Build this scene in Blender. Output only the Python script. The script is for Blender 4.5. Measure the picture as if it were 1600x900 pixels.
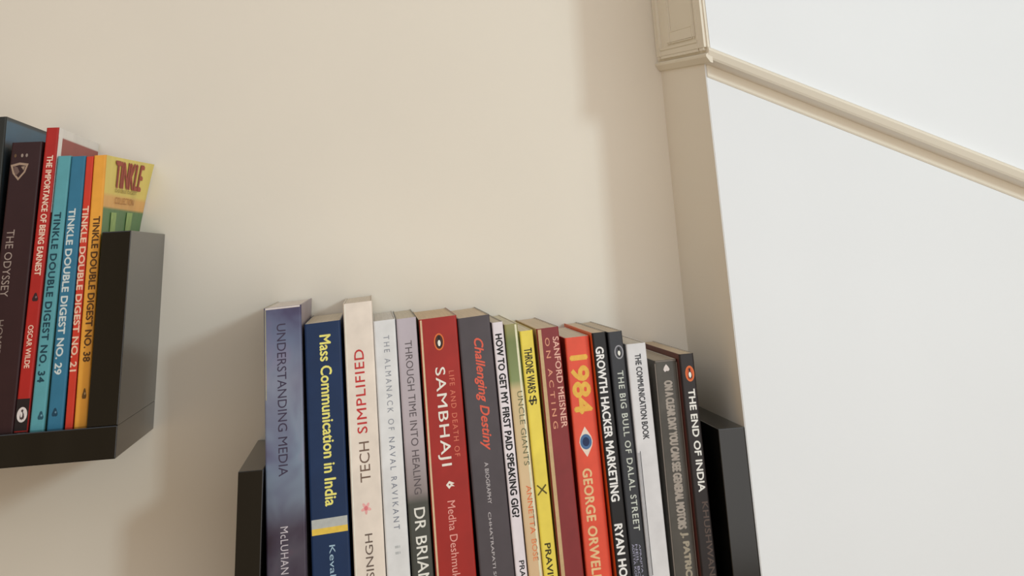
import bpy, bmesh, math, random
from mathutils import Matrix, Vector
for o in list(bpy.data.objects): bpy.data.objects.remove(o)
S = bpy.context.scene
C = S.collection
Z0 = 1.42          # height of the lower shelf's upright tops above the floor
D = 0.1375         # depth of the shelves and of the projecting wall

# ------------------------------------------------------------------ camera
cd = bpy.data.cameras.new('camera'); cam = bpy.data.objects.new('camera', cd); C.objects.link(cam)
F = Vector((.1512, .9242, .3506)).normalized(); R = Vector((.9885, -.1402, -.0569))
R = (R - F * R.dot(F)).normalized(); U = R.cross(F)
cam.matrix_world = Matrix(((R.x, U.x, -F.x, .0910), (R.y, U.y, -F.y, -.9966), (R.z, U.z, -F.z, .1320 + Z0), (0, 0, 0, 1)))
cd.sensor_width = 36; cd.lens = 37.87; cd.shift_x = -.02319; cd.shift_y = -.43505
cd.clip_start = .01; cd.clip_end = 50
S.camera = cam

# ------------------------------------------------------------------ light
def lin(c):
    f = lambda v: v / 12.92 if v <= .04045 else ((v + .055) / 1.055) ** 2.4
    return tuple(f(v / 255.) for v in c)
w = bpy.data.worlds.new('world'); S.world = w; w.use_nodes = True
w.node_tree.nodes['Background'].inputs[0].default_value = (1, .71, .40, 1)
w.node_tree.nodes['Background'].inputs[1].default_value = .46
def area(name, loc, target, size, power, col):
    l = bpy.data.lights.new(name, 'AREA'); l.shape = 'RECTANGLE'; l.size, l.size_y = size; l.energy = power; l.color = col
    o = bpy.data.objects.new(name, l); C.objects.link(o); o.location = loc
    o.rotation_euler = (Vector(target) - Vector(loc)).to_track_quat('-Z', 'Y').to_euler()
    return o
area('daylight_key', (.97, -1.46, Z0 + .46), (.15, 0, Z0 + .15), (.13, .15), 5.6, (.74, .92, 1.0))
area('window_light', (.52, -1.2, Z0 + .10), (.2, 0, Z0 + .15), (.9, .9), 4.8, (.96, .98, 1.0))
area('fill_high_left', (-.50, -1.2, Z0 + .90), (.2, 0, Z0 + .15), (.9, .9), 4.0, (.72, .84, 1.0))  # added fill with no known source, brightens the wall and return face
S.view_settings.view_transform = 'Standard'; S.view_settings.look = 'None'
S.view_settings.gamma = 1; S.view_settings.exposure = 0; S.view_settings.use_curve_mapping = False

# ------------------------------------------------------------------ materials
ALB = 1.12       # measured picture colour -> paint colour (the room's light is a little under 1)
def base_mat(name, rough=.5, spec=.32):
    m = bpy.data.materials.new(name); m.use_nodes = True
    b = m.node_tree.nodes['Principled BSDF']; b.inputs['Roughness'].default_value = rough
    b.inputs['Specular IOR Level'].default_value = spec
    return m, b, m.node_tree
def noise(nt, scale, detail=3, coord='Object', vec=(1, 1, 1)):
    tc = nt.nodes.new('ShaderNodeTexCoord'); mp = nt.nodes.new('ShaderNodeMapping'); mp.inputs['Scale'].default_value = vec
    n = nt.nodes.new('ShaderNodeTexNoise'); n.inputs['Scale'].default_value = scale; n.inputs['Detail'].default_value = detail
    nt.links.new(tc.outputs[coord], mp.inputs[0]); nt.links.new(mp.outputs[0], n.inputs['Vector'])
    return n
def bump(nt, b, n, strength, dist):
    bp = nt.nodes.new('ShaderNodeBump'); bp.inputs['Strength'].default_value = strength; bp.inputs['Distance'].default_value = dist
    nt.links.new(n.outputs[0], bp.inputs['Height']); nt.links.new(bp.outputs[0], b.inputs['Normal'])
def ramp(nt, fac, stops):
    r = nt.nodes.new('ShaderNodeValToRGB'); e = r.color_ramp.elements
    while len(e) < len(stops): e.new(.5)
    for k, (p, c) in enumerate(stops): e[k].position = p; e[k].color = (*c, 1)
    nt.links.new(fac, r.inputs[0]); return r
def scaled(c, f=1.0): return tuple(min(.9, v * ALB * f) for v in lin(c))
CACHE = {}
def plain(col, rough=.45, var=.10, scale=90, bmp=.0, spec=.28, coord='Object'):
    k = (col, rough, var, scale, bmp, spec)
    if k in CACHE: return CACHE[k]
    m, b, nt = base_mat('paint_%d_%d_%d' % col, rough, spec); c = scaled(col)
    n = noise(nt, scale)
    r = ramp(nt, n.outputs[0], [(.25, tuple(v * (1 - var) for v in c)), (.75, tuple(min(.92, v * (1 + var)) for v in c))])
    nt.links.new(r.outputs[0], b.inputs['Base Color'])
    if bmp: bump(nt, b, n, bmp, .001)
    CACHE[k] = m; return m
def height_mat(name, stops, H, rough=.4, var=.12, gen=None):
    """printed colour bands measured from the top of a book, in mm; stops = (mm, colour)"""
    m, b, nt = base_mat(name, rough)
    tc = nt.nodes.new('ShaderNodeTexCoord'); sp = nt.nodes.new('ShaderNodeSeparateXYZ'); nt.links.new(tc.outputs['Object'], sp.inputs[0])
    mr = nt.nodes.new('ShaderNodeMapRange'); mr.inputs['From Min'].default_value = H; mr.inputs['From Max'].default_value = 0
    nt.links.new(sp.outputs['Z'], mr.inputs['Value'])
    r = ramp(nt, mr.outputs[0], [(mm / 1000. / H, scaled(c)) for mm, c in stops])
    n = noise(nt, 45, 4, vec=(1, 1, .5)); mx = nt.nodes.new('ShaderNodeMixRGB'); mx.blend_type = 'MULTIPLY'; mx.inputs[0].default_value = 1
    r2 = ramp(nt, n.outputs[0], [(.3, (1 - var,) * 3), (.7, (1, 1, 1))])
    nt.links.new(r.outputs[0], mx.inputs[1]); nt.links.new(r2.outputs[0], mx.inputs[2]); nt.links.new(mx.outputs[0], b.inputs['Base Color'])
    return m
def cloud_mat(name, cols, scale, rough=.35, H=.22):
    m, b, nt = base_mat(name, rough); n = noise(nt, scale, 3, vec=(1, 1, .8)); n.inputs['Distortion'].default_value = .6
    r = ramp(nt, n.outputs[0], [(.30 + .4 * i / (len(cols) - 1), scaled(c)) for i, c in enumerate(cols)])
    tc = nt.nodes.new('ShaderNodeTexCoord'); sp = nt.nodes.new('ShaderNodeSeparateXYZ'); nt.links.new(tc.outputs['Object'], sp.inputs[0])
    mr = nt.nodes.new('ShaderNodeMapRange'); mr.inputs['From Min'].default_value = H; mr.inputs['From Max'].default_value = 0; nt.links.new(sp.outputs['Z'], mr.inputs['Value'])
    r2 = ramp(nt, mr.outputs[0], [(0, (.50, .46, .62)), (.10, (.62, .66, .80)), (.22, (1, .95, .98)), (.42, (.9, 1, 1.05)), (.54, (.80, .84, .86)), (.62, (.36, .27, .29)), (1, (.32, .24, .27))])
    mx = nt.nodes.new('ShaderNodeMixRGB'); mx.blend_type = 'MULTIPLY'; mx.inputs[0].default_value = 1
    nt.links.new(r.outputs[0], mx.inputs[1]); nt.links.new(r2.outputs[0], mx.inputs[2])
    nt.links.new(mx.outputs[0], b.inputs['Base Color']); return m
def pages_mat(col):
    k = ('pages', col)
    if k in CACHE: return CACHE[k]
    m, b, nt = base_mat('pages_%d_%d_%d' % col, .8, .2); c = scaled(col)
    n = noise(nt, 900, 2, vec=(1, .02, .02))
    r = ramp(nt, n.outputs[0], [(.3, tuple(v * .88 for v in c)), (.7, c)])
    nt.links.new(r.outputs[0], b.inputs['Base Color']); CACHE[k] = m; return m
def wall_mat(name, col, bmp=.15):
    m, b, nt = base_mat(name, .75, .25)
    n = noise(nt, 7, 4); r = ramp(nt, n.outputs[0], [(.3, tuple(v * .975 for v in col)), (.7, col)])
    nt.links.new(r.outputs[0], b.inputs['Base Color'])
    n2 = noise(nt, 160, 3); bump(nt, b, n2, bmp, .0006); return m
M_cream = wall_mat('cream_wall_paint', (.84, .785, .69))
M_white = wall_mat('white_wall_paint', (.83, .865, .90))
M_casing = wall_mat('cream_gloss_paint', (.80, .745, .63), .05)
M_ceil = wall_mat('ceiling_paint', (.8, .78, .74)); 
M_floor = plain((150, 135, 118), .4, .1, 6)
def laminate():
    m, b, nt = base_mat('dark_laminate', .15, .42)
    n = noise(nt, 30, 5, vec=(1, 1, .12)); r = ramp(nt, n.outputs[0], [(.3, (.004, .0038, .0032)), (.75, (.009, .0082, .007))])
    nt.links.new(r.outputs[0], b.inputs['Base Color'])
    n2 = noise(nt, 350, 2); bump(nt, b, n2, .03, .0002); return m
M_lam = laminate()

# ------------------------------------------------------------------ helpers
def link(name, me, mats, parent=None, loc=(0, 0, 0)):
    o = bpy.data.objects.new(name, me); C.objects.link(o); o.location = loc
    if parent: o.parent = parent
    for m in (mats if isinstance(mats, (list, tuple)) else [mats]): me.materials.append(m)
    return o
def from_bm(name, bm, mats, parent=None, loc=(0, 0, 0), smooth=False):
    me = bpy.data.meshes.new(name); bm.to_mesh(me); bm.free()
    if smooth:
        for p in me.polygons: p.use_smooth = True
    return link(name, me, mats, parent, loc)
def bm_box(bm, x0, x1, y0, y1, z0, z1):
    vs = [bm.verts.new((x, y, z)) for x in (x0, x1) for y in (y0, y1) for z in (z0, z1)]
    fs = [(0, 1, 3, 2), (4, 6, 7, 5), (0, 4, 5, 1), (2, 3, 7, 6), (0, 2, 6, 4), (1, 5, 7, 3)]
    return [bm.faces.new([vs[i] for i in f]) for f in fs]
def box(name, b, mats, parent=None, bev=0, seg=2):
    bm = bmesh.new(); bm_box(bm, *b)
    if bev: bmesh.ops.bevel(bm, geom=bm.edges[:], offset=bev, segments=seg, affect='EDGES', profile=.6)
    bmesh.ops.recalc_face_normals(bm, faces=bm.faces[:])
    return from_bm(name, bm, mats, parent)
def prism(bm, pts, a, b, f):
    """extrude polygon pts (2-D) from a to b; f(p, t) -> 3-D point"""
    v0 = [bm.verts.new(f(p, a)) for p in pts]; v1 = [bm.verts.new(f(p, b)) for p in pts]; n = len(pts)
    bm.faces.new(v0[::-1]); bm.faces.new(v1)
    for i in range(n): bm.faces.new((v0[i], v0[(i + 1) % n], v1[(i + 1) % n], v1[i]))
def struct(o): o['kind'] = 'structure'; return o

# ------------------------------------------------------------------ the room
WX = .36
struct(box('wall_back', (-1.8, WX, 0, .12, 0, 2.75), M_cream))
bm = bmesh.new(); fs = bm_box(bm, WX, 2.2, -D, .12, 0, 2.75)
e = [e for e in bm.edges if all(abs(v.co.x - WX) < 1e-6 and abs(v.co.y + D) < 1e-6 for v in e.verts)]
bmesh.ops.bevel(bm, geom=e, offset=.0006, segments=2, affect='EDGES')
bmesh.ops.recalc_face_normals(bm, faces=bm.faces[:])
for f in bm.faces: f.material_index = 1 if f.normal.x < -.9 else 0
struct(from_bm('wall_right', bm, [M_white, M_cream]))
struct(box('floor', (-1.8, 2.2, -3.2, .12, -.1, 0), M_floor))
struct(box('ceiling', (-1.8, 2.2, -3.2, .12, 2.75, 2.85), M_ceil))

# the upper part of the white wall stands 2 cm further out above a sloping line; ledge moulding and soffit mark the step, a thin strip below paints its shadow
Y2 = -.1575
def zline(x): return Z0 + .2636 + (x - WX) * (.1553 - .2614) / (.6065 - .3587)      # bottom edge of the bead on the plane y = Y2
slope = (.1553 - .2614) / (.6065 - .3587)
bm = bmesh.new()
xr = 2.2
prism(bm, [(WX, zline(WX)), (xr, zline(xr)), (xr, 2.75), (WX, 2.75)], Y2, -D + .0004, lambda p, t: (p[0], t, p[1]))
bmesh.ops.recalc_face_normals(bm, faces=bm.faces[:])
for f in bm.faces: f.material_index = 0 if f.normal.y < -.9 else 1
struct(from_bm('wall_right_upper', bm, [M_white, M_cream]))
bm = bmesh.new()
prof = [(0, .0084), (-.0022, .0086), (-.0048, .0072), (-.0052, .0055), (-.0026, .0014), (-.0010, 0), (0, 0)]      # (y out, z) of the bead
prism(bm, prof, WX - .003, 2.0, lambda p, t: (t, Y2 + p[0], zline(t) + p[1] / math.cos(math.atan(slope))))
bmesh.ops.recalc_face_normals(bm, faces=bm.faces[:])
struct(from_bm('trim_1', bm, M_casing))
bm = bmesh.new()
band = [(0, .004), (-.0016, .004), (-.0016, -.0088), (-.0008, -.0100), (0, -.0102)]  # cream strip, its colour stands in for the ledge's cast shadow
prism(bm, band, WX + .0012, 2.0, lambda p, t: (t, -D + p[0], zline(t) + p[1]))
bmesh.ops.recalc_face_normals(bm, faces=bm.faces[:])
struct(from_bm('ledge_shadow_strip', bm, M_casing))
# bead on the return face, rising slightly towards the back wall
RS = .115
def zret(y): return Z0 + .2705 + RS * (y + .15)
bm = bmesh.new()
prof2 = [(0, 0), (-.0030, 0), (-.0052, -.0016), (-.0050, -.0034), (-.0020, -.0078), (0, -.0084)]
prism(bm, prof2, Y2 - .0030, -.0005, lambda p, t: (WX + p[0], t, zret(t) + p[1])); bmesh.ops.recalc_face_normals(bm, faces=bm.faces[:])
struct(from_bm('trim_3', bm, M_casing))
# panelled casing on the return face above the bead
def shear_bottom(bm):
    for v in bm.verts:
        if v.co.z < 2: v.co.z += zret(v.co.y)
bm = bmesh.new()
bm_box(bm, WX - .0020, WX - .0002, Y2 + .0004, -.0005, .0003, 2.75); shear_bottom(bm)
casing = struct(from_bm('trim_4', bm, M_casing))
def casing_frame(y0, y1, z0, wa, wb, t_, name):
    bm = bmesh.new(); x0, x1 = WX - .0020 - t_, WX - .0018
    bm_box(bm, x0, x1, y0, y0 + wa, z0, 2.75); bm_box(bm, x0, x1, y1 - wb, y1, z0, 2.75); bm_box(bm, x0, x1, y0 + wa, y1 - wb, z0, z0 + wb * .8)
    bmesh.ops.bevel(bm, geom=bm.edges[:], offset=min(wa, wb) * .22, segments=3, affect='EDGES')
    bmesh.ops.recalc_face_normals(bm, faces=bm.faces[:]); shear_bottom(bm)
    return from_bm(name, bm, M_casing, casing)
casing_frame(Y2 + .002, -.006, .002, .016, .012, .0022, 'panel_moulding')
casing_frame(Y2 + .030, -.040, .014, .006, .014, .0014, 'inner_moulding')

# ------------------------------------------------------------------ shelves
def shelf(x0, x1, z0, z1, tl, tr, tb, label):
    r = bpy.data.objects.new('wall_shelf', None); C.objects.link(r); r.location = (x0, 0, z0)
    r['label'] = label; r['category'] = 'shelf'; r['group'] = 'dark box shelves on the cream wall'
    W = x1 - x0; H = z1 - z0
    box('bottom_board', (0, W, -D, -.0003, 0, tb), M_lam, r, .0006)
    box('upright', (0, tl, -D, -.0003, tb, H), M_lam, r, .0006)
    box('upright', (W - tr, W, -D, -.0003, tb, H), M_lam, r, .0006)
    return r
shelf(0, WX - .0004, Z0 - .1453, Z0, .0168, .0201, .0201, 'dark shelf at the bottom beside the projecting white wall, holding seventeen books')
shelf(-.0810 - WX, -.0810, Z0 + .0142, Z0 + .1595, .0201, .0201, .0201, 'dark shelf higher up at the left edge, its outer side facing the bare cream wall')

GEO = {
'understanding':(0.02235,-0.12800,-0.12500,-0.0413,0.02660,0.22634),
'mass':(0.05295,-0.12800,-0.12500,-0.0513,0.02582,0.21402),
'tech':(0.08107,-0.12800,-0.12500,-0.0516,0.02105,0.22587),
'almanack':(0.10287,-0.12800,-0.12500,-0.0540,0.01592,0.21279),
'through':(0.12005,-0.12800,-0.12500,-0.0568,0.01454,0.21321),
'sambhaji':(0.13575,-0.12800,-0.12500,-0.0536,0.02783,0.21179),
'challenging':(0.16638,-0.12800,-0.12500,-0.0645,0.02396,0.21080),
'howto':(0.19086,-0.12800,-0.12500,-0.0611,0.00815,0.20631),
'green':(0.19979,-0.12800,-0.12500,-0.0607,0.00993,0.20435),
'throne':(0.21010,-0.12800,-0.12500,-0.0579,0.00993,0.19909),
'meisner':(0.22417,-0.12800,-0.12500,-0.0487,0.01356,0.19979),
'1984':(0.23988,-0.12000,-0.12500,-0.0340,0.01870,0.19152),
'growth':(0.26057,-0.12800,-0.12500,-0.0399,0.01060,0.19421),
'bull':(0.27138,-0.12800,-0.12500,-0.0334,0.01114,0.19395),
'comm':(0.28273,-0.12800,-0.12500,-0.0245,0.01518,0.18469),
'clear':(0.30212,-0.12000,-0.12500,-0.0095,0.01747,0.17134),
'end':(0.32016,-0.12800,-0.12500,-0.0116,0.01129,0.17523),
'charcoal':(-0.19316,-0.12800,0.03426,-0.0254,0.02076,0.21015),
'odyssey':(-0.17219,-0.12800,0.03429,0.0012,0.02134,0.19142),
'earnest':(-0.15065,-0.12800,0.03434,0.0095,0.00889,0.20115),
'teal':(-0.14054,-0.12800,0.03434,0.0089,0.00955,0.18032),
'blue':(-0.12936,-0.12800,0.03427,0.0009,0.01042,0.17967),
'redd':(-0.11757,-0.12800,0.03426,-0.0056,0.00509,0.17907),
'orange':(-0.11177,-0.12800,0.03426,-0.0084,0.00876,0.17969),
}
TEXTS = {'1984': [('title', '1984', 9.3, 12.57, 13.1, 51.1, (246, 178, 74), 0.05, 0, False),
          ('author', 'GEORGE ORWELL', 7.55, 6.55, 87.2, 156.6, (244, 190, 140), 0.035, 0, False)],
 'almanack': [('title', 'THE ALMANACK OF', 8.75, 4.14, 10.3, 72.0, (138, 142, 152), 0.0, 0, False),
              ('title', 'NAVAL RAVIKANT', 8.52, 4.02, 76.4, 133.1, (118, 124, 138), 0.0, 0, False),
              ('emblem', 'ii', 8.31, 3.46, 142.6, 147.9, (178, 182, 184), 0.0, 0, False)],
 'blue': [('title', 'TINKLE DOUBLE DIGEST NO. 29', 4.02, 4.45, 36.9, 146.0, (196, 206, 206), 0.04, 0, False)],
 'bull': [('title', 'THE BIG BULL OF DALAL STREET', 6.45, 4.34, 26.7, 129.3, (190, 196, 188), 0.02, 0, False),
          ('author', 'NEIL BORATE', 4.75, 1.65, 137.5, 171.8, (160, 160, 185), 0.0, 0, False),
          ('author', 'APRAJITA SHARMA', 7.02, 1.65, 137.8, 172.1, (160, 160, 185), 0.0, 0, False),
          ('author', 'ADITYA KONDAWAR', 2.48, 1.65, 137.2, 171.5, (160, 160, 185), 0.0, 0, False)],
 'challenging': [('title', 'Challenging Destiny', 13.0, 8.44, 14.9, 88.1, (214, 92, 72), 0.02, 0.35, False),
                 ('subtitle', 'A BIOGRAPHY', 11.42, 2.71, 95.5, 121.3, (190, 185, 188), 0.0, 0, False),
                 ('subtitle', 'CHHATRAPATI SHIVAJI', 10.11, 2.67, 126.4, 177.8, (190, 185, 188), 0.0, 0, False)],
 'clear': [('title', 'ON A CLEAR DAY YOU CAN SEE GENERAL MOTORS', 9.28, 5.89, 14.3, 110.1, (160, 150, 140), 0.06, 0, False),
           ('author', 'J. PATRICK WRIGHT', 10.2, 5.64, 112.6, 171.8, (158, 148, 130), 0.06, 0, False)],
 'comm': [('title', 'THE COMMUNICATION BOOK', 8.12, 4.38, 7.2, 63.6, (58, 58, 62), 0.03, 0, False)],
 'earnest': [('title', 'THE IMPORTANCE OF BEING EARNEST', 4.75, 4.05, 20.1, 102.4, (234, 200, 180), 0.03, 0, False),
             ('author', 'OSCAR WILDE', 4.11, 3.42, 134.9, 162.1, (236, 196, 176), 0.02, 0, False)],
 'end': [('title', 'THE END OF INDIA', 6.63, 4.88, 24.0, 90.5, (226, 224, 218), 0.035, 0, False),
         ('author', 'KHUSHWANT SINGH', 7.67, 4.25, 97.0, 173.2, (84, 70, 64), 0.02, 0, False)],
 'green': [('title', 'UNCLE GIANTS', 6.42, 3.73, 45.2, 93.0, (110, 112, 78), 0.0, 0, False),
           ('author', 'ANNETTA', 6.1, 3.63, 105.5, 135.3, (222, 110, 62), 0.0, 0, False),
           ('author', 'BOSE', 6.12, 3.57, 138.5, 151.6, (222, 130, 80), 0.0, 0, False)],
 'growth': [('title', 'GROWTH HACKER MARKETING', 4.58, 5.79, 9.9, 110.2, (236, 234, 230), 0.035, 0, False),
            ('author', 'RYAN HOLIDAY', 4.62, 5.51, 124.5, 176.8, (236, 234, 230), 0.04, 0, False)],
 'howto': [('title', 'HOW TO GET MY FIRST PAID SPEAKING GIG?', 4.08, 4.72, 8.1, 126.1, (18, 16, 18), 0.04, 0, False),
           ('author', 'PRAVIN SHEKAR', 4.86, 3.54, 152.5, 193.5, (30, 28, 30), 0.02, 0, False)],
 'mass': [('title', 'Mass Communication in India', 14.4, 7.71, 8.6, 116.5, (232, 220, 120), 0.025, 0, False),
          ('author', 'Keval J. Kumar', 13.38, 5.12, 140.0, 191.8, (160, 190, 210), 0.0, 0, False)],
 'meisner': [('title', 'SANFORD MEISNER', 10.53, 4.31, 6.6, 66.9, (226, 176, 160), 0.015, 0, False),
             ('title', 'O N   A C T I N G', 4.07, 3.34, 6.7, 66.9, (214, 150, 120), 0.01, 0, False)],
 'odyssey': [('title', 'THE ODYSSEY', 5.96, 5.23, 60.9, 105.6, (156, 140, 132), 0.0, 0, False),
             ('author', 'HOMER', 5.6, 4.24, 120.5, 143.3, (130, 116, 108), 0.0, 0, False)],
 'orange': [('title', 'TINKLE DOUBLE DIGEST NO. 38', 5.2, 4.47, 43.2, 139.2, (88, 58, 26), 0.04, 0, False)],
 'redd': [('title', 'TINKLE DOUBLE DIGEST NO. 21', 2.43, 4.02, 35.0, 144.1, (238, 190, 166), 0.04, 0, False)],
 'sambhaji': [('title', 'SAMBHAJI', 11.96, 9.22, 33.3, 96.5, (240, 225, 215), 0.02, 0, False),
              ('subtitle', 'LIFE AND DEATH OF', 21.0, 3.69, 36.5, 91.7, (214, 120, 96), 0.0, 0, False),
              ('author', 'Medha Deshmukh', 14.13, 5.33, 118.3, 167.9, (228, 160, 150), 0.0, 0, False)],
 'teal': [('title', 'TINKLE DOUBLE DIGEST NO. 34', 4.24, 4.43, 39.6, 150.8, (24, 62, 76), 0.04, 0, False)],
 'tech': [('title', 'SIMPLIFIED', 9.93, 6.82, 31.5, 85.5, (190, 52, 52), 0.01, 0, True),
          ('title', 'TECH', 10.51, 7.09, 90.9, 115.9, (112, 92, 80), 0.0, 0, True),
          ('author', 'SINGH', 10.73, 5.18, 147.2, 173.6, (100, 86, 78), 0.0, 0, True)],
 'throne': [('title', 'THRONE WARS', 4.84, 5.68, 11.9, 41.7, (28, 26, 16), 0.05, 0, False),
            ('title', '$', 4.73, 6.07, 43.4, 49.7, (24, 22, 14), 0.03, 0, False),
            ('author', 'PRAVIN', 4.73, 4.03, 136.6, 160.8, (60, 54, 20), 0.03, 0, False)],
 'through': [('title', 'THROUGH TIME INTO HEALING', 7.71, 5.07, 15.2, 113.5, (88, 80, 84), 0.0, 0, False),
             ('author', 'DR BRIAN L. WEISS', 7.83, 7.48, 121.8, 210.2, (222, 222, 216), 0.01, 0, False)],
 'understanding': [('title', 'UNDERSTANDING MEDIA', 12.16, 6.31, 11.4, 108.3, (58, 50, 72), 0.0, 0, False),
                   ('author', 'McLUHAN', 12.16, 5.1, 138.6, 166.3, (196, 190, 198), 0.0, 0, False)]}

MARKS = {'1984': [('eye', 8.83, 69.92, 9.9, 19.67)],
 'blue': [('blob', 4.51, 169.84, 5.03, 6.32)],
 'bull': [('penguin', 7.08, 14.15, 6.78, 9.45, 'grey')],
 'charcoal': [('mark', 38.63, 12.8, 0.9, 0.93)],
 'clear': [('spade', 8.94, 5.55, 5.42, 5.19)],
 'comm': [('line', 2.68, 109.24, 0.93, 76.82)],
 'earnest': [('blob', 4.88, 117.09, 5.17, 6.73), ('foot', 4.29, 190.94, 9.15, 19.64)],
 'end': [('penguin', 6.8, 13.55, 6.86, 10.69, 'orange')],
 'green': [('fade', 6.82, 43.12, 0.93, 0.83)],
 'mass': [('band', 12.61, 128.63, 23.17, 9.86)],
 'odyssey': [('shield', 7.04, 20.75, 12.44, 12.67), ('dots', 7.4, 9.45, 9.83, 3.2)],
 'orange': [('blob', 5.44, 159.81, 3.81, 8.01)],
 'sambhaji': [('penguin', 13.76, 16.41, 7.43, 11.48, 'orange'), ('flame', 14.36, 108.38, 6.24, 5.48)],
 'teal': [('blob', 6.57, 171.8, 5.01, 6.29)],
 'tech': [('flower', 9.89, 131.77, 8.7, 9.21)],
 'throne': [('cross', 4.63, 103.64, 8.18, 7.06)],
 'through': [('fade', 8.0, 118.62, 0.88, 0.77)]}


# the maroon book has a tan strip along the left side of its spine
g = GEO['meisner']; GEO['meisner'] = (g[0] - .0032, g[1], g[2], g[3], g[4] + .0032, g[5])
TEXTS['meisner'] = [(p, t, u + 3.2, *r_) for p, t, u, *r_ in TEXTS['meisner']]
TEXTS['throne'] = [(*t[:7], {'THRONE WARS': .018, '$': .0}.get(t[1], t[7]), *t[8:]) for t in TEXTS['throne']]
TEXTS['sambhaji'] = [(*t[:7], .006 if t[1] == 'SAMBHAJI' else 0, *t[8:]) for t in TEXTS['sambhaji']]

# ------------------------------------------------------------------ books
YL = -.00012
SPACE = {'THE ALMANACK OF': 1.5, 'NAVAL RAVIKANT': 1.5, 'LIFE AND DEATH OF': 1.25, 'SAMBHAJI': 1.1, 'THE BIG BULL OF DALAL STREET': 1.15, 'TINKLE DOUBLE DIGEST NO. 34': 1.1, 'GEORGE ORWELL': 1.05, 'SIMPLIFIED': 1.1, 'McLUHAN': 1.1}
def flat_text(parent, part, txt, u, h, v0, v1, col, bold, shear, up, H):
    cu = bpy.data.curves.new('t', 'FONT'); cu.body = txt; cu.size = 1; cu.shear = shear; cu.resolution_u = 3; cu.space_character = SPACE.get(txt, 1.0)
    ob = bpy.data.objects.new('t', cu); C.objects.link(ob)
    bpy.context.view_layer.update()
    me = bpy.data.meshes.new_from_object(ob.evaluated_get(bpy.context.evaluated_depsgraph_get()))
    bpy.data.objects.remove(ob); bpy.data.curves.remove(cu)
    xs = [v.co.x for v in me.vertices]; ys = [v.co.y for v in me.vertices]
    x0, x1, y0, y1 = min(xs), max(xs), min(ys), max(ys)
    for v in me.vertices:
        s = (v.co.x - x0) / (x1 - x0); q = (v.co.y - y0) / (y1 - y0) - .5
        if up: v.co = ((u - q * h) / 1000, YL, H - (v1 - s * (v1 - v0)) / 1000)
        else: v.co = ((u + q * h) / 1000, YL, H - (v0 + s * (v1 - v0)) / 1000)
    if bold:          # heavier strokes: the flat outline laid down five times, slightly shifted
        bm = bmesh.new(); bm.from_mesh(me); src = bm.faces[:]
        k = bold * h / 1000. * 1.2; kv = k
        for q, (dx, dz) in enumerate(((k, 0), (-k, 0), (0, kv), (0, -kv))):
            r_ = bmesh.ops.duplicate(bm, geom=src)
            for g in r_['geom']:
                if isinstance(g, bmesh.types.BMVert): g.co.x += dx; g.co.z += dz; g.co.y -= .000004 * (q + 1)
        bm.to_mesh(me); bm.free()
    me.name = part; me.materials.clear()
    return link(part, me, plain(col, .45, .12, 300), parent)
def ell(w_, h_, n=24, f=lambda a: 1): return [(math.cos(a) * w_ / 2 * f(a), math.sin(a) * h_ / 2 * f(a)) for a in [2 * math.pi * i / n for i in range(n)]]
def shape(parent, name, u, v, H, pts, col, layer=1, mat=None):
    """flat printed shape; pts in mm around (u, v) with +v down the spine"""
    bm = bmesh.new(); y = YL - .00006 * (layer - 1)
    vs = [bm.verts.new(((u + a) / 1000, y, H - (v + b) / 1000)) for a, b in pts]
    f = bm.faces.new(vs); f.normal_update()
    if f.normal.y > 0: f.normal_flip()
    bmesh.ops.triangulate(bm, faces=[f])
    return from_bm(name, bm, mat or plain(col, .45, .08, 300), parent)
PENG = [(-.12, -.46), (.10, -.48), (.16, -.36), (.10, -.26), (.26, -.05), (.34, .22), (.24, .44), (.10, .38), (0, .5), (-.12, .38), (-.24, .44), (-.30, .18), (-.24, -.05), (-.10, -.26), (-.18, -.34)]
def sc(pts, a, b): return [(x * a, y * b) for x, y in pts]
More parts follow.
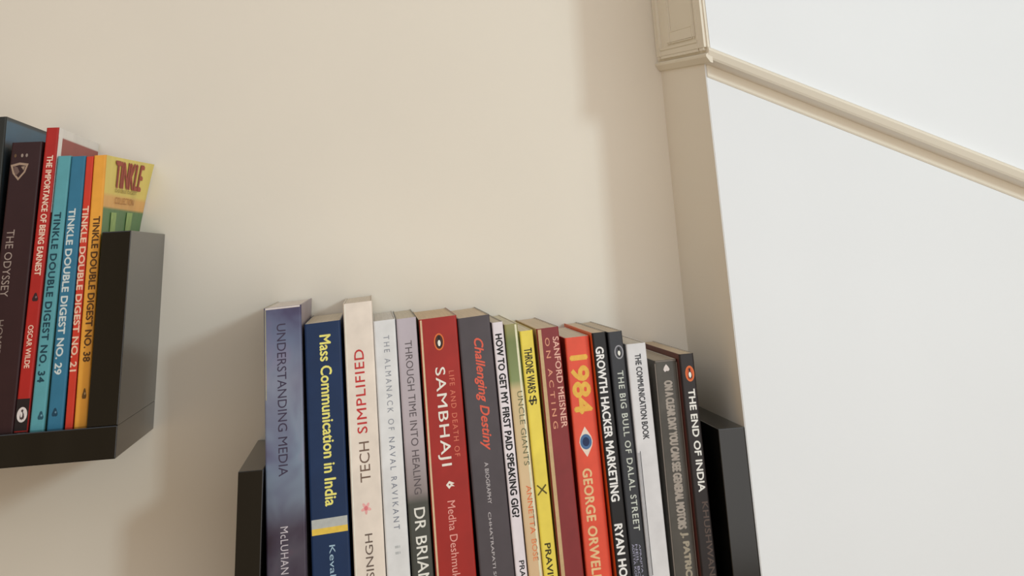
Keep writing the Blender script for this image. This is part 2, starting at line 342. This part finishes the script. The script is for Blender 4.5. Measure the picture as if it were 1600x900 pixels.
def marks(n, root, H, T):
    for k in MARKS.get(n, []):
        kind, u, v, a, b = k[:5]
        if kind == 'band':
            T2 = T * 1000
            tl = .0  # a level band all the way round the spine
            s = shape(root, 'spine_band', T2 / 2, v - b * .22, H, [(-T2 / 2 + .8, -b * .28), (T2 / 2 - .8, -b * .28), (T2 / 2 - .8, b * .28), (-T2 / 2 + .8, b * .28)], (176, 180, 178)); s['label'] = 'silver band'
            s = shape(root, 'spine_band', T2 / 2, v + b * .25, H, [(-T2 / 2 + .8, -b * .19), (T2 / 2 - .8, -b * .19), (T2 / 2 - .8, b * .19), (-T2 / 2 + .8, b * .19)], (222, 190, 80)); s['label'] = 'gold band'
        elif kind == 'penguin':
            ring, inn = ((214, 108, 52), (70, 36, 26)) if k[5] == 'orange' else ((150, 150, 156), (70, 72, 78))
            e = shape(root, 'publisher_emblem', u, v, H, ell(a, b), ring)
            shape(e, 'emblem_field', u, v, H, ell(a * .76, b * .82), inn if n != 'end' else (196, 84, 40), 2)
            shape(e, 'emblem_bird', u, v, H, sc(PENG, a * .7, b * .72), (24, 20, 20), 3)
            shape(e, 'emblem_belly', u, v + b * .05, H, ell(a * .30, b * .42, 16, lambda t: 1 - .25 * math.sin(-t) if math.sin(t) < 0 else 1), (236, 236, 220), 4)
        elif kind == 'flower':
            e = shape(root, 'emblem', u, v, H, ell(a * .85, b * .85, 40, lambda t: .72 + .28 * math.sin(5 * t)), (226, 168, 166))
            shape(e, 'emblem_heart', u, v, H, ell(a * .3, b * .3, 12), (212, 120, 126), 2)
        elif kind == 'flame':
            e = shape(root, 'emblem', u, v, H, [(-a * .48, 0), (-a * .1, -b * .42), (a * .5, -b * .1), (a * .2, 0), (a * .5, b * .25), (a * .1, b * .2), (-a * .15, b * .48)], (238, 224, 214))
            shape(e, 'emblem_hole', u - a * .08, v, H, ell(a * .22, b * .2, 10), (150, 34, 30), 2)
        elif kind == 'cross':
            for sg in (1, -1):
                shape(root, 'crossed_sword', u, v, H, [(-a * .42, -b * .40 * sg), (-a * .34, -b * .48 * sg), (a * .44, b * .34 * sg), (a * .36, b * .46 * sg)], (86, 78, 26), 1 if sg > 0 else 2)
        elif kind == 'eye':
            e = shape(root, 'printed_eye', u, v, H, [(0, -b * .5), (a * .18, -b * .36), (a * .42, -b * .16), (a * .5, 0), (a * .42, b * .16), (a * .18, b * .36), (0, b * .5), (-a * .18, b * .36), (-a * .42, b * .16), (-a * .5, 0), (-a * .42, -b * .16), (-a * .18, -b * .36)], (232, 214, 198))
            shape(e, 'iris', u, v, H, ell(a * .86, a * 1.0, 28), (70, 106, 150), 2)
            shape(e, 'pupil', u, v, H, ell(a * .52, a * .6, 24), (26, 44, 84), 3)
        elif kind == 'line':
            shape(root, 'printed_line', u, v, H, [(-.22, -b / 2), (.22, -b / 2), (.22, b / 2), (-.22, b / 2)], (70, 70, 72))
            shape(root, 'printed_strip', u - 1.4, v + 1, H, [(-1, -b / 2), (1.1, -b / 2), (1.1, b / 2), (-1, b / 2)], (168, 168, 172))
        elif kind == 'spade':
            shape(root, 'emblem', u, v, H, [(0, -b * .5), (a * .3, -b * .15), (a * .45, b * .2), (a * .25, b * .42), (0, b * .36), (-a * .25, b * .5), (-a * .45, b * .2), (-a * .3, -b * .15)], (214, 204, 200))
            T2 = T * 1000
            shape(root, 'worn_edge', .45, 90, H, [(-.35, -88), (.3, -88), (.3, 76), (-.35, 76)], (122, 112, 104))
            shape(root, 'worn_edge', T2 - .45, 90, H, [(-.3, -88), (.35, -88), (.35, 76), (-.3, 76)], (122, 112, 104))
            shape(root, 'worn_edge', T2 / 2, .7, H, [(-T2 / 2 + .8, -.4), (T2 / 2 - .8, -.4), (T2 / 2 - .8, .3), (-T2 / 2 + .8, .3)], (122, 112, 104))
        elif kind == 'shield':
            bm = bmesh.new(); y = YL
            outer = [(-.5, -.38), (0, -.5), (.5, -.42), (.36, .05), (0, .5), (-.34, .1)]; inner = [(x * .72, yy * .72 - .01) for x, yy in outer]
            vo = [bm.verts.new(((u + x * a) / 1000, y, H - (v + yy * b) / 1000)) for x, yy in outer]
            vi = [bm.verts.new(((u + x * a) / 1000, y, H - (v + yy * b) / 1000)) for x, yy in inner]
            for i in range(6):
                j = (i + 1) % 6; bm.faces.new((vo[i], vo[j], vi[j], vi[i]))
            bmesh.ops.recalc_face_normals(bm, faces=bm.faces[:])
            e = from_bm('shield_emblem', bm, plain((158, 134, 116), .45, .1, 300), root)
            shape(e, 'shield_figure', u - a * .12, v - b * .04, H, [(-a * .2, -b * .28), (a * .02, -b * .2), (a * .16, b * .06), (-a * .02, b * .28), (-a * .14, b * .05)], (104, 82, 76))
            shape(e, 'shield_figure', u + a * .2, v - b * .2, H, [(-a * .1, -b * .06), (a * .12, -b * .1), (a * .05, b * .14)], (150, 128, 112))
        elif kind == 'dots':
            for dx, c in ((-.4, (96, 72, 50)), (.08, (150, 134, 124)), (.4, (140, 126, 118))):
                shape(root, 'printed_dot', u + dx * a, v, H, ell(a * .17, b * .8, 12), c)
        elif kind == 'blob':
            c = {'earnest': (52, 30, 34), 'teal': (38, 82, 98), 'blue': (24, 62, 84), 'orange': (104, 74, 34)}[n]
            e = shape(root, 'publisher_emblem', u, v, H, ell(a * .85, b, 20, lambda t: .82 + .16 * math.sin(3 * t)), c)
            shape(e, 'emblem_field', u + a * .1, v - b * .05, H, ell(a * .25, b * .22, 10), tuple(min(255, x + 70) for x in c), 2)
        elif kind == 'foot':
            T2 = T * 1000
            s = shape(root, 'spine_foot', T2 / 2, v, H, [(-T2 / 2 + .3, -b / 2), (T2 / 2 - .3, -b / 2), (T2 / 2 - .3, b / 2), (-T2 / 2 + .3, b / 2)], (34, 26, 28)); s['label'] = 'black foot of the spine'
            e = shape(s, 'publisher_emblem', T2 / 2, v, H, ell(6.6, 9.4), (214, 206, 204), 2)
            shape(s, 'emblem_bird', T2 / 2, v, H, sc(PENG, 4.6, 6.8), (70, 58, 60), 3)
            shape(s, 'emblem_belly', T2 / 2 - .3, v, H, ell(1.3, 3.4, 12), (216, 208, 206), 4)
        elif kind == 'mark':
            pass

BK = {}
def book(n, label, group, spine, left, right, page=(214, 206, 190), ct=.0006, W=.1265, lip=0, rough=.4):
    x, y, z, th, T, H = GEO[n]
    r = bpy.data.objects.new('book', None); C.objects.link(r); BK[n] = r
    r.location = (x, y, z + Z0); r.rotation_euler = (0, th, 0)
    r['label'] = label; r['category'] = 'book'; r['group'] = group
    W = min(W, -y - .0012)
    # cover: one U-shaped sheet, spine slightly rounded at its hinges
    rc = min(.0014, T * .16); k = 4
    def outline(o, rr):
        p = [(o, W)]
        for i in range(k + 1):
            a = math.pi / 2 * i / k; p.append((o + rr * (1 - math.cos(a)), o + rr * (1 - math.sin(a))))
        for i in range(k + 1):
            a = math.pi / 2 * (1 - i / k); p.append((T - o - rr * (1 - math.cos(a)), o + rr * (1 - math.sin(a))))
        p.append((T - o, W)); return p
    po = outline(0, rc); pi = outline(ct, max(rc - ct, .0002))
    bm = bmesh.new()
    zs = [0, ct * .5, H * .25, H * .5, H * .62, H * .75, H * .86, H * .94, H - ct * .5, H]
    NS = 8   # extra columns along the boards, so they can bend
    def dens(p):
        q = []
        a, b = p[0], p[1]
        for i in range(NS): q.append((a[0] + (b[0] - a[0]) * i / NS, a[1] + (b[1] - a[1]) * i / NS))
        q += p[1:-1]
        a, b = p[-2], p[-1]
        for i in range(1, NS + 1): q.append((a[0] + (b[0] - a[0]) * i / NS, a[1] + (b[1] - a[1]) * i / NS))
        return q
    po, pi = dens(po), dens(pi)
    def bend(px, py, pz):
        if n == 'orange' and px > T * .5:
            q = max(0, (pz / H - .55) / .45); px += .0115 * q ** 1.5 * max(0, py / W) ** 1.2; pz += .002 * q * py / W
        if n in ('understanding',) and px > T * .8:
            q = max(0, (pz / H - .9) / .1); px += .0012 * q * max(0, py / W)
        return px, py, pz
    def grid(p, inset):
        rows = []
        for zi, zz in enumerate(zs): rows.append([bm.verts.new(bend(a, b + (.0), zz)) for a, b in p])
        return rows
    go, gi = grid(po, 0), grid(pi, 1)
    N = len(po)
    def face(vs, mi): f = bm.faces.new(vs); f.material_index = mi
    for j in range(len(zs) - 1):
        for i in range(N - 1):
            mi = 1 if i < NS else (2 if i >= N - 1 - NS else 0)
            face((go[j][i], go[j][i + 1], go[j + 1][i + 1], go[j + 1][i]), mi)
            face((gi[j][i], gi[j + 1][i], gi[j + 1][i + 1], gi[j][i + 1]), 3)
        face((go[j][0], go[j + 1][0], gi[j + 1][0], gi[j][0]), 3); face((go[j][-1], gi[j][-1], gi[j + 1][-1], go[j + 1][-1]), 3)
    for i in range(N - 1):
        mi = 1 if i < NS else (2 if i >= N - 1 - NS else 0)
        face((go[0][i], gi[0][i], gi[0][i + 1], go[0][i + 1]), 3); face((go[-1][i], go[-1][i + 1], gi[-1][i + 1], gi[-1][i]), mi)
    bmesh.ops.recalc_face_normals(bm, faces=bm.faces[:])
    ms = [m if isinstance(m, bpy.types.Material) else plain(m, rough, .09, 70) for m in (spine, left, right)]
    from_bm('cover', bm, ms + [plain((214, 208, 196), .7, .05, 100)], r)
    g = ct + .0002
    pz = H - (.0028 if ct > .0012 else .0005)
    bm = bmesh.new(); bm_box(bm, g, T - g, ct + .0008, W - .0015, .0004 if ct < .0012 else .0025, pz)
    bmesh.ops.recalc_face_normals(bm, faces=bm.faces[:])
    from_bm('page_block', bm, pages_mat(page), r)
    nm = {'title': 'title_lettering', 'author': 'author_lettering', 'subtitle': 'subtitle_lettering', 'emblem': 'publisher_mark'}
    for part, txt, u, h, v0, v1, col, bold, shear, up in TEXTS.get(n, []):
        flat_text(r, nm[part], txt, u, h, v0, v1, col, bold, shear, up, H)
    marks(n, r, H, T)
    return r

GB = 'books in the row on the bottom dark shelf'; GA = 'books in the row on the higher left dark shelf'
black = (26, 25, 27)
book('understanding', 'tall grey-violet book with a clouded spine, leftmost on the bottom shelf', GB, cloud_mat('clouded_spine', [(84, 74, 96), (104, 104, 128), (126, 136, 154), (150, 138, 160)], 24, H=GEO['understanding'][5]), (120, 118, 96), (150, 140, 150), (218, 210, 204), .0010)
book('mass', 'navy blue book with yellow title and a silver and gold band', GB, (20, 46, 84), (18, 38, 70), (18, 38, 70), (206, 196, 178), .0008)
book('tech', 'tall off-white book with red and brown lettering reading upwards', GB, (224, 214, 203), (216, 206, 194), (216, 206, 194), (214, 204, 190))
book('almanack', 'slim plain white book with thin grey lettering, beside the tall off-white book', GB, (216, 218, 220), (210, 212, 214), (206, 208, 210), (210, 208, 204))
h = GEO['through'][5]
book('through', 'pale mauve-grey book whose spine turns black at a white author name', GB, height_mat('faded_spine', [(0, (186, 178, 188)), (80, (178, 168, 174)), (112, (140, 130, 130)), (119, (74, 76, 70)), (213, (52, 54, 52))], h), (120, 118, 112), (60, 60, 56), (200, 192, 176))
book('sambhaji', 'thick bright red book with large white title and bird emblem', GB, (156, 38, 32), (196, 170, 136), (120, 30, 28), (206, 184, 156), .0009)
book('challenging', 'thick charcoal grey book with orange-red script title', GB, (76, 70, 75), (40, 34, 38), (60, 54, 58), (206, 190, 168), .0010)
book('howto', 'thin white book with bold black capitals, right of the charcoal book', GB, (222, 215, 221), (210, 200, 204), (60, 50, 52), (206, 196, 178))
h = GEO['green'][5]
book('green', 'thin olive green and peach book, left of the yellow one', GB, height_mat('olive_peach_spine', [(0, (150, 146, 96)), (12, (116, 128, 78)), (38, (132, 146, 96)), (44, (204, 184, 140)), (100, (216, 190, 150)), (204, (212, 178, 140))], h), (170, 130, 90), (224, 222, 196), (210, 204, 180))
book('throne', 'thin bright yellow book with condensed black title', GB, (226, 206, 84), (214, 212, 150), (200, 180, 70), (214, 204, 180))
book('meisner', 'dark maroon book with pink two-line capitals and a tan cover edge', GB, (128, 46, 48), (184, 158, 118), (90, 34, 36), (206, 190, 168), .0009)
book('1984', 'orange-red book with big yellow numerals and a printed eye', GB, (222, 82, 58), (206, 70, 50), (190, 60, 44), (210, 198, 180), .0006, .110)
book('growth', 'thin black book with white hand-drawn capitals and an orange cover edge', GB, black, (222, 104, 48), (24, 22, 22), (206, 190, 168))
book('bull', 'dark slate book with grey bird emblem, left of the light grey one', GB, (50, 52, 57), (40, 40, 44), (70, 74, 74), (196, 184, 166))
book('comm', 'light grey book with narrow dark capitals, between two dark books', GB, (208, 208, 211), (196, 196, 200), (206, 206, 208), (206, 200, 190), .0008)
book('clear', 'short worn grey-brown book with chunky pale capitals, second from the right end', GB, plain((78, 74, 68), .45, .22, 60), (96, 92, 86), (84, 78, 70), (170, 160, 146), .0006, .108)
book('end', 'black book with an orange bird emblem, rightmost on the bottom shelf', GB, (36, 30, 30), (92, 42, 36), (30, 26, 26), (196, 180, 158))

def spine_strip(r, n, u0, u1, col, name='spine_strip', v0=.6, v1=None):
    T2, H = GEO[n][4], GEO[n][5]; v1 = v1 or H * 1000 - .6
    return shape(r, name, (u0 + u1) / 2, (v0 + v1) / 2, H, [(-(u1 - u0) / 2, -(v1 - v0) / 2), ((u1 - u0) / 2, -(v1 - v0) / 2), ((u1 - u0) / 2, (v1 - v0) / 2), (-(u1 - u0) / 2, (v1 - v0) / 2)], col)
def bk(n): return BK[n]
spine_strip(bk('meisner'), 'meisner', .9, 3.5, (192, 164, 122))
spine_strip(bk('sambhaji'), 'sambhaji', .8, 2.2, (206, 180, 146))
t_ = GEO['green'][4] * 1000; spine_strip(bk('green'), 'green', t_ - 2.4, t_ - .9, (222, 220, 190))  # pale strip paints in the highlight along the spine's right edge
t_ = GEO['understanding'][4] * 1000
spine_strip(bk('understanding'), 'understanding', 1.0, t_ - 1.0, (206, 198, 196), 'worn_edge', .1, 1.3)
spine_strip(bk('understanding'), 'understanding', .7, 1.5, (150, 146, 126), 'worn_edge', 1.3, 60)
t_ = GEO['tech'][4] * 1000; spine_strip(bk('tech'), 'tech', .8, 1.6, (236, 228, 216), 'worn_edge')
h = GEO['charcoal'][5]
book('charcoal', 'tall charcoal book with blue back cover, leftmost on the higher shelf', GA, (40, 42, 40), (40, 42, 40), height_mat('blue_cover', [(0, (34, 36, 36)), (2.2, (40, 60, 74)), (3.2, (52, 98, 128)), (16, (54, 100, 132)), (20, (44, 54, 62)), (60, (40, 44, 46))], h), (206, 200, 190), .0010)
book('odyssey', 'thick dark maroon book with a shield emblem on its spine', GA, (50, 28, 31), (44, 24, 26), (46, 24, 26), (196, 184, 166), .0008)
h = GEO['earnest'][5]
eb = book('earnest', 'slim crimson book with black foot and white oval emblem', GA, (170, 38, 34), (150, 34, 30), height_mat('crimson_cover', [(0, (245, 243, 244)), (6.2, (245, 243, 244)), (6.8, (156, 66, 62)), (200, (156, 60, 58))], h), (226, 220, 218), .0008)
bm = bmesh.new(); T_ = GEO['earnest'][4]
bm_box(bm, T_ + .00002, T_ + .0002, .0018, .012, h - .06, h - .0003); bmesh.ops.recalc_face_normals(bm, faces=bm.faces[:])
from_bm('white_border', bm, plain((238, 230, 234), .4, .04, 70), eb)
book('teal', 'slim pale teal digest with dark capitals, beside the crimson book', GA, (88, 154, 164), (170, 190, 190), (110, 160, 150), (200, 190, 170))
book('blue', 'slim mid-blue digest with white capitals', GA, (50, 112, 142), (44, 98, 126), (44, 98, 126), (200, 190, 170))
book('redd', 'very thin red digest squeezed between blue and orange ones', GA, (198, 58, 42), (180, 50, 38), (180, 50, 38), (200, 190, 170), .0005)
h = GEO['orange'][5]
ob = book('orange', 'slim orange digest with its yellow and green back cover bent outwards', GA, (224, 158, 62), (230, 170, 110), height_mat('yellow_green_cover', [(0, (232, 214, 110)), (26, (232, 210, 108)), (29, (232, 178, 100)), (36, (232, 176, 100)), (37.5, (84, 130, 78)), (60, (92, 140, 84)), (179, (92, 140, 84))], h, var=.16), (214, 200, 160))
# printed title on the bent yellow cover (follows the cover's surface)
W = .1265; T = GEO['orange'][4]
def on_cover(s, v):     # s = mm from the spine along the cover, v = mm from the top
    py = s / 1000; pz = h - v / 1000; q = max(0, (pz / h - .55) / .45)
    return (T + .0115 * q ** 1.5 * (py / W) ** 1.2 + .0004, py, pz + .002 * q * py / W)
def cover_patch(name, s0, s1, v0, v1, col, fn=None, dz=0):
    bm = bmesh.new(); nx, nz = 12, 6; g = []
    for i in range(nx + 1):
        row = []
        for j in range(nz + 1):
            a = on_cover(s0 + (s1 - s0) * i / nx, v0 + (v1 - v0) * j / nz); row.append(bm.verts.new((a[0] + dz, a[1], a[2])))
        g.append(row)
    for i in range(nx):
        for j in range(nz): bm.faces.new((g[i][j], g[i][j + 1], g[i + 1][j + 1], g[i + 1][j]))
    return from_bm(name, bm, plain(col, .5, .15, 200), ob)
def cover_text(name, txt, s0, s1, v0, v1, col, bold, dz=.0003):
    cu = bpy.data.curves.new('t', 'FONT'); cu.body = txt; cu.size = 1; cu.resolution_u = 3
    o = bpy.data.objects.new('t', cu); C.objects.link(o); bpy.context.view_layer.update()
    me = bpy.data.meshes.new_from_object(o.evaluated_get(bpy.context.evaluated_depsgraph_get())); bpy.data.objects.remove(o); bpy.data.curves.remove(cu)
    xs = [v.co.x for v in me.vertices]; ys = [v.co.y for v in me.vertices]
    for v in me.vertices:
        a = (v.co.x - min(xs)) / (max(xs) - min(xs)); b = (v.co.y - min(ys)) / (max(ys) - min(ys))
        p = on_cover(s0 + (s1 - s0) * a, v1 + (v0 - v1) * b); v.co = (p[0] + dz, p[1], p[2])
    me.name = name; me.materials.clear()
    return link(name, me, plain(col, .5, .1, 300), ob)
cover_text('cover_title', 'TINKLE', 26, 100, 3, 22, (166, 74, 58), .0)
cover_text('cover_title', 'TINKLE', 27.2, 101.2, 3.5, 22.5, (166, 74, 58), .0, .00035)
cover_text('cover_title', 'TINKLE', 24.8, 98.8, 2.5, 21.5, (150, 64, 52), .0, .00025)
cover_text('cover_subtitle', 'DOUBLE DIGEST', 30, 92, 23.0, 25.4, (150, 132, 60), .01)
cover_text('cover_subtitle', 'COLLECTION', 32, 88, 28.8, 33.6, (186, 130, 70), .05)
cover_patch('printed_figure', 24, 40, 40, 60, (150, 180, 110), dz=.0002)
cover_patch('printed_figure', 72, 90, 39, 60, (146, 176, 108), dz=.0002)
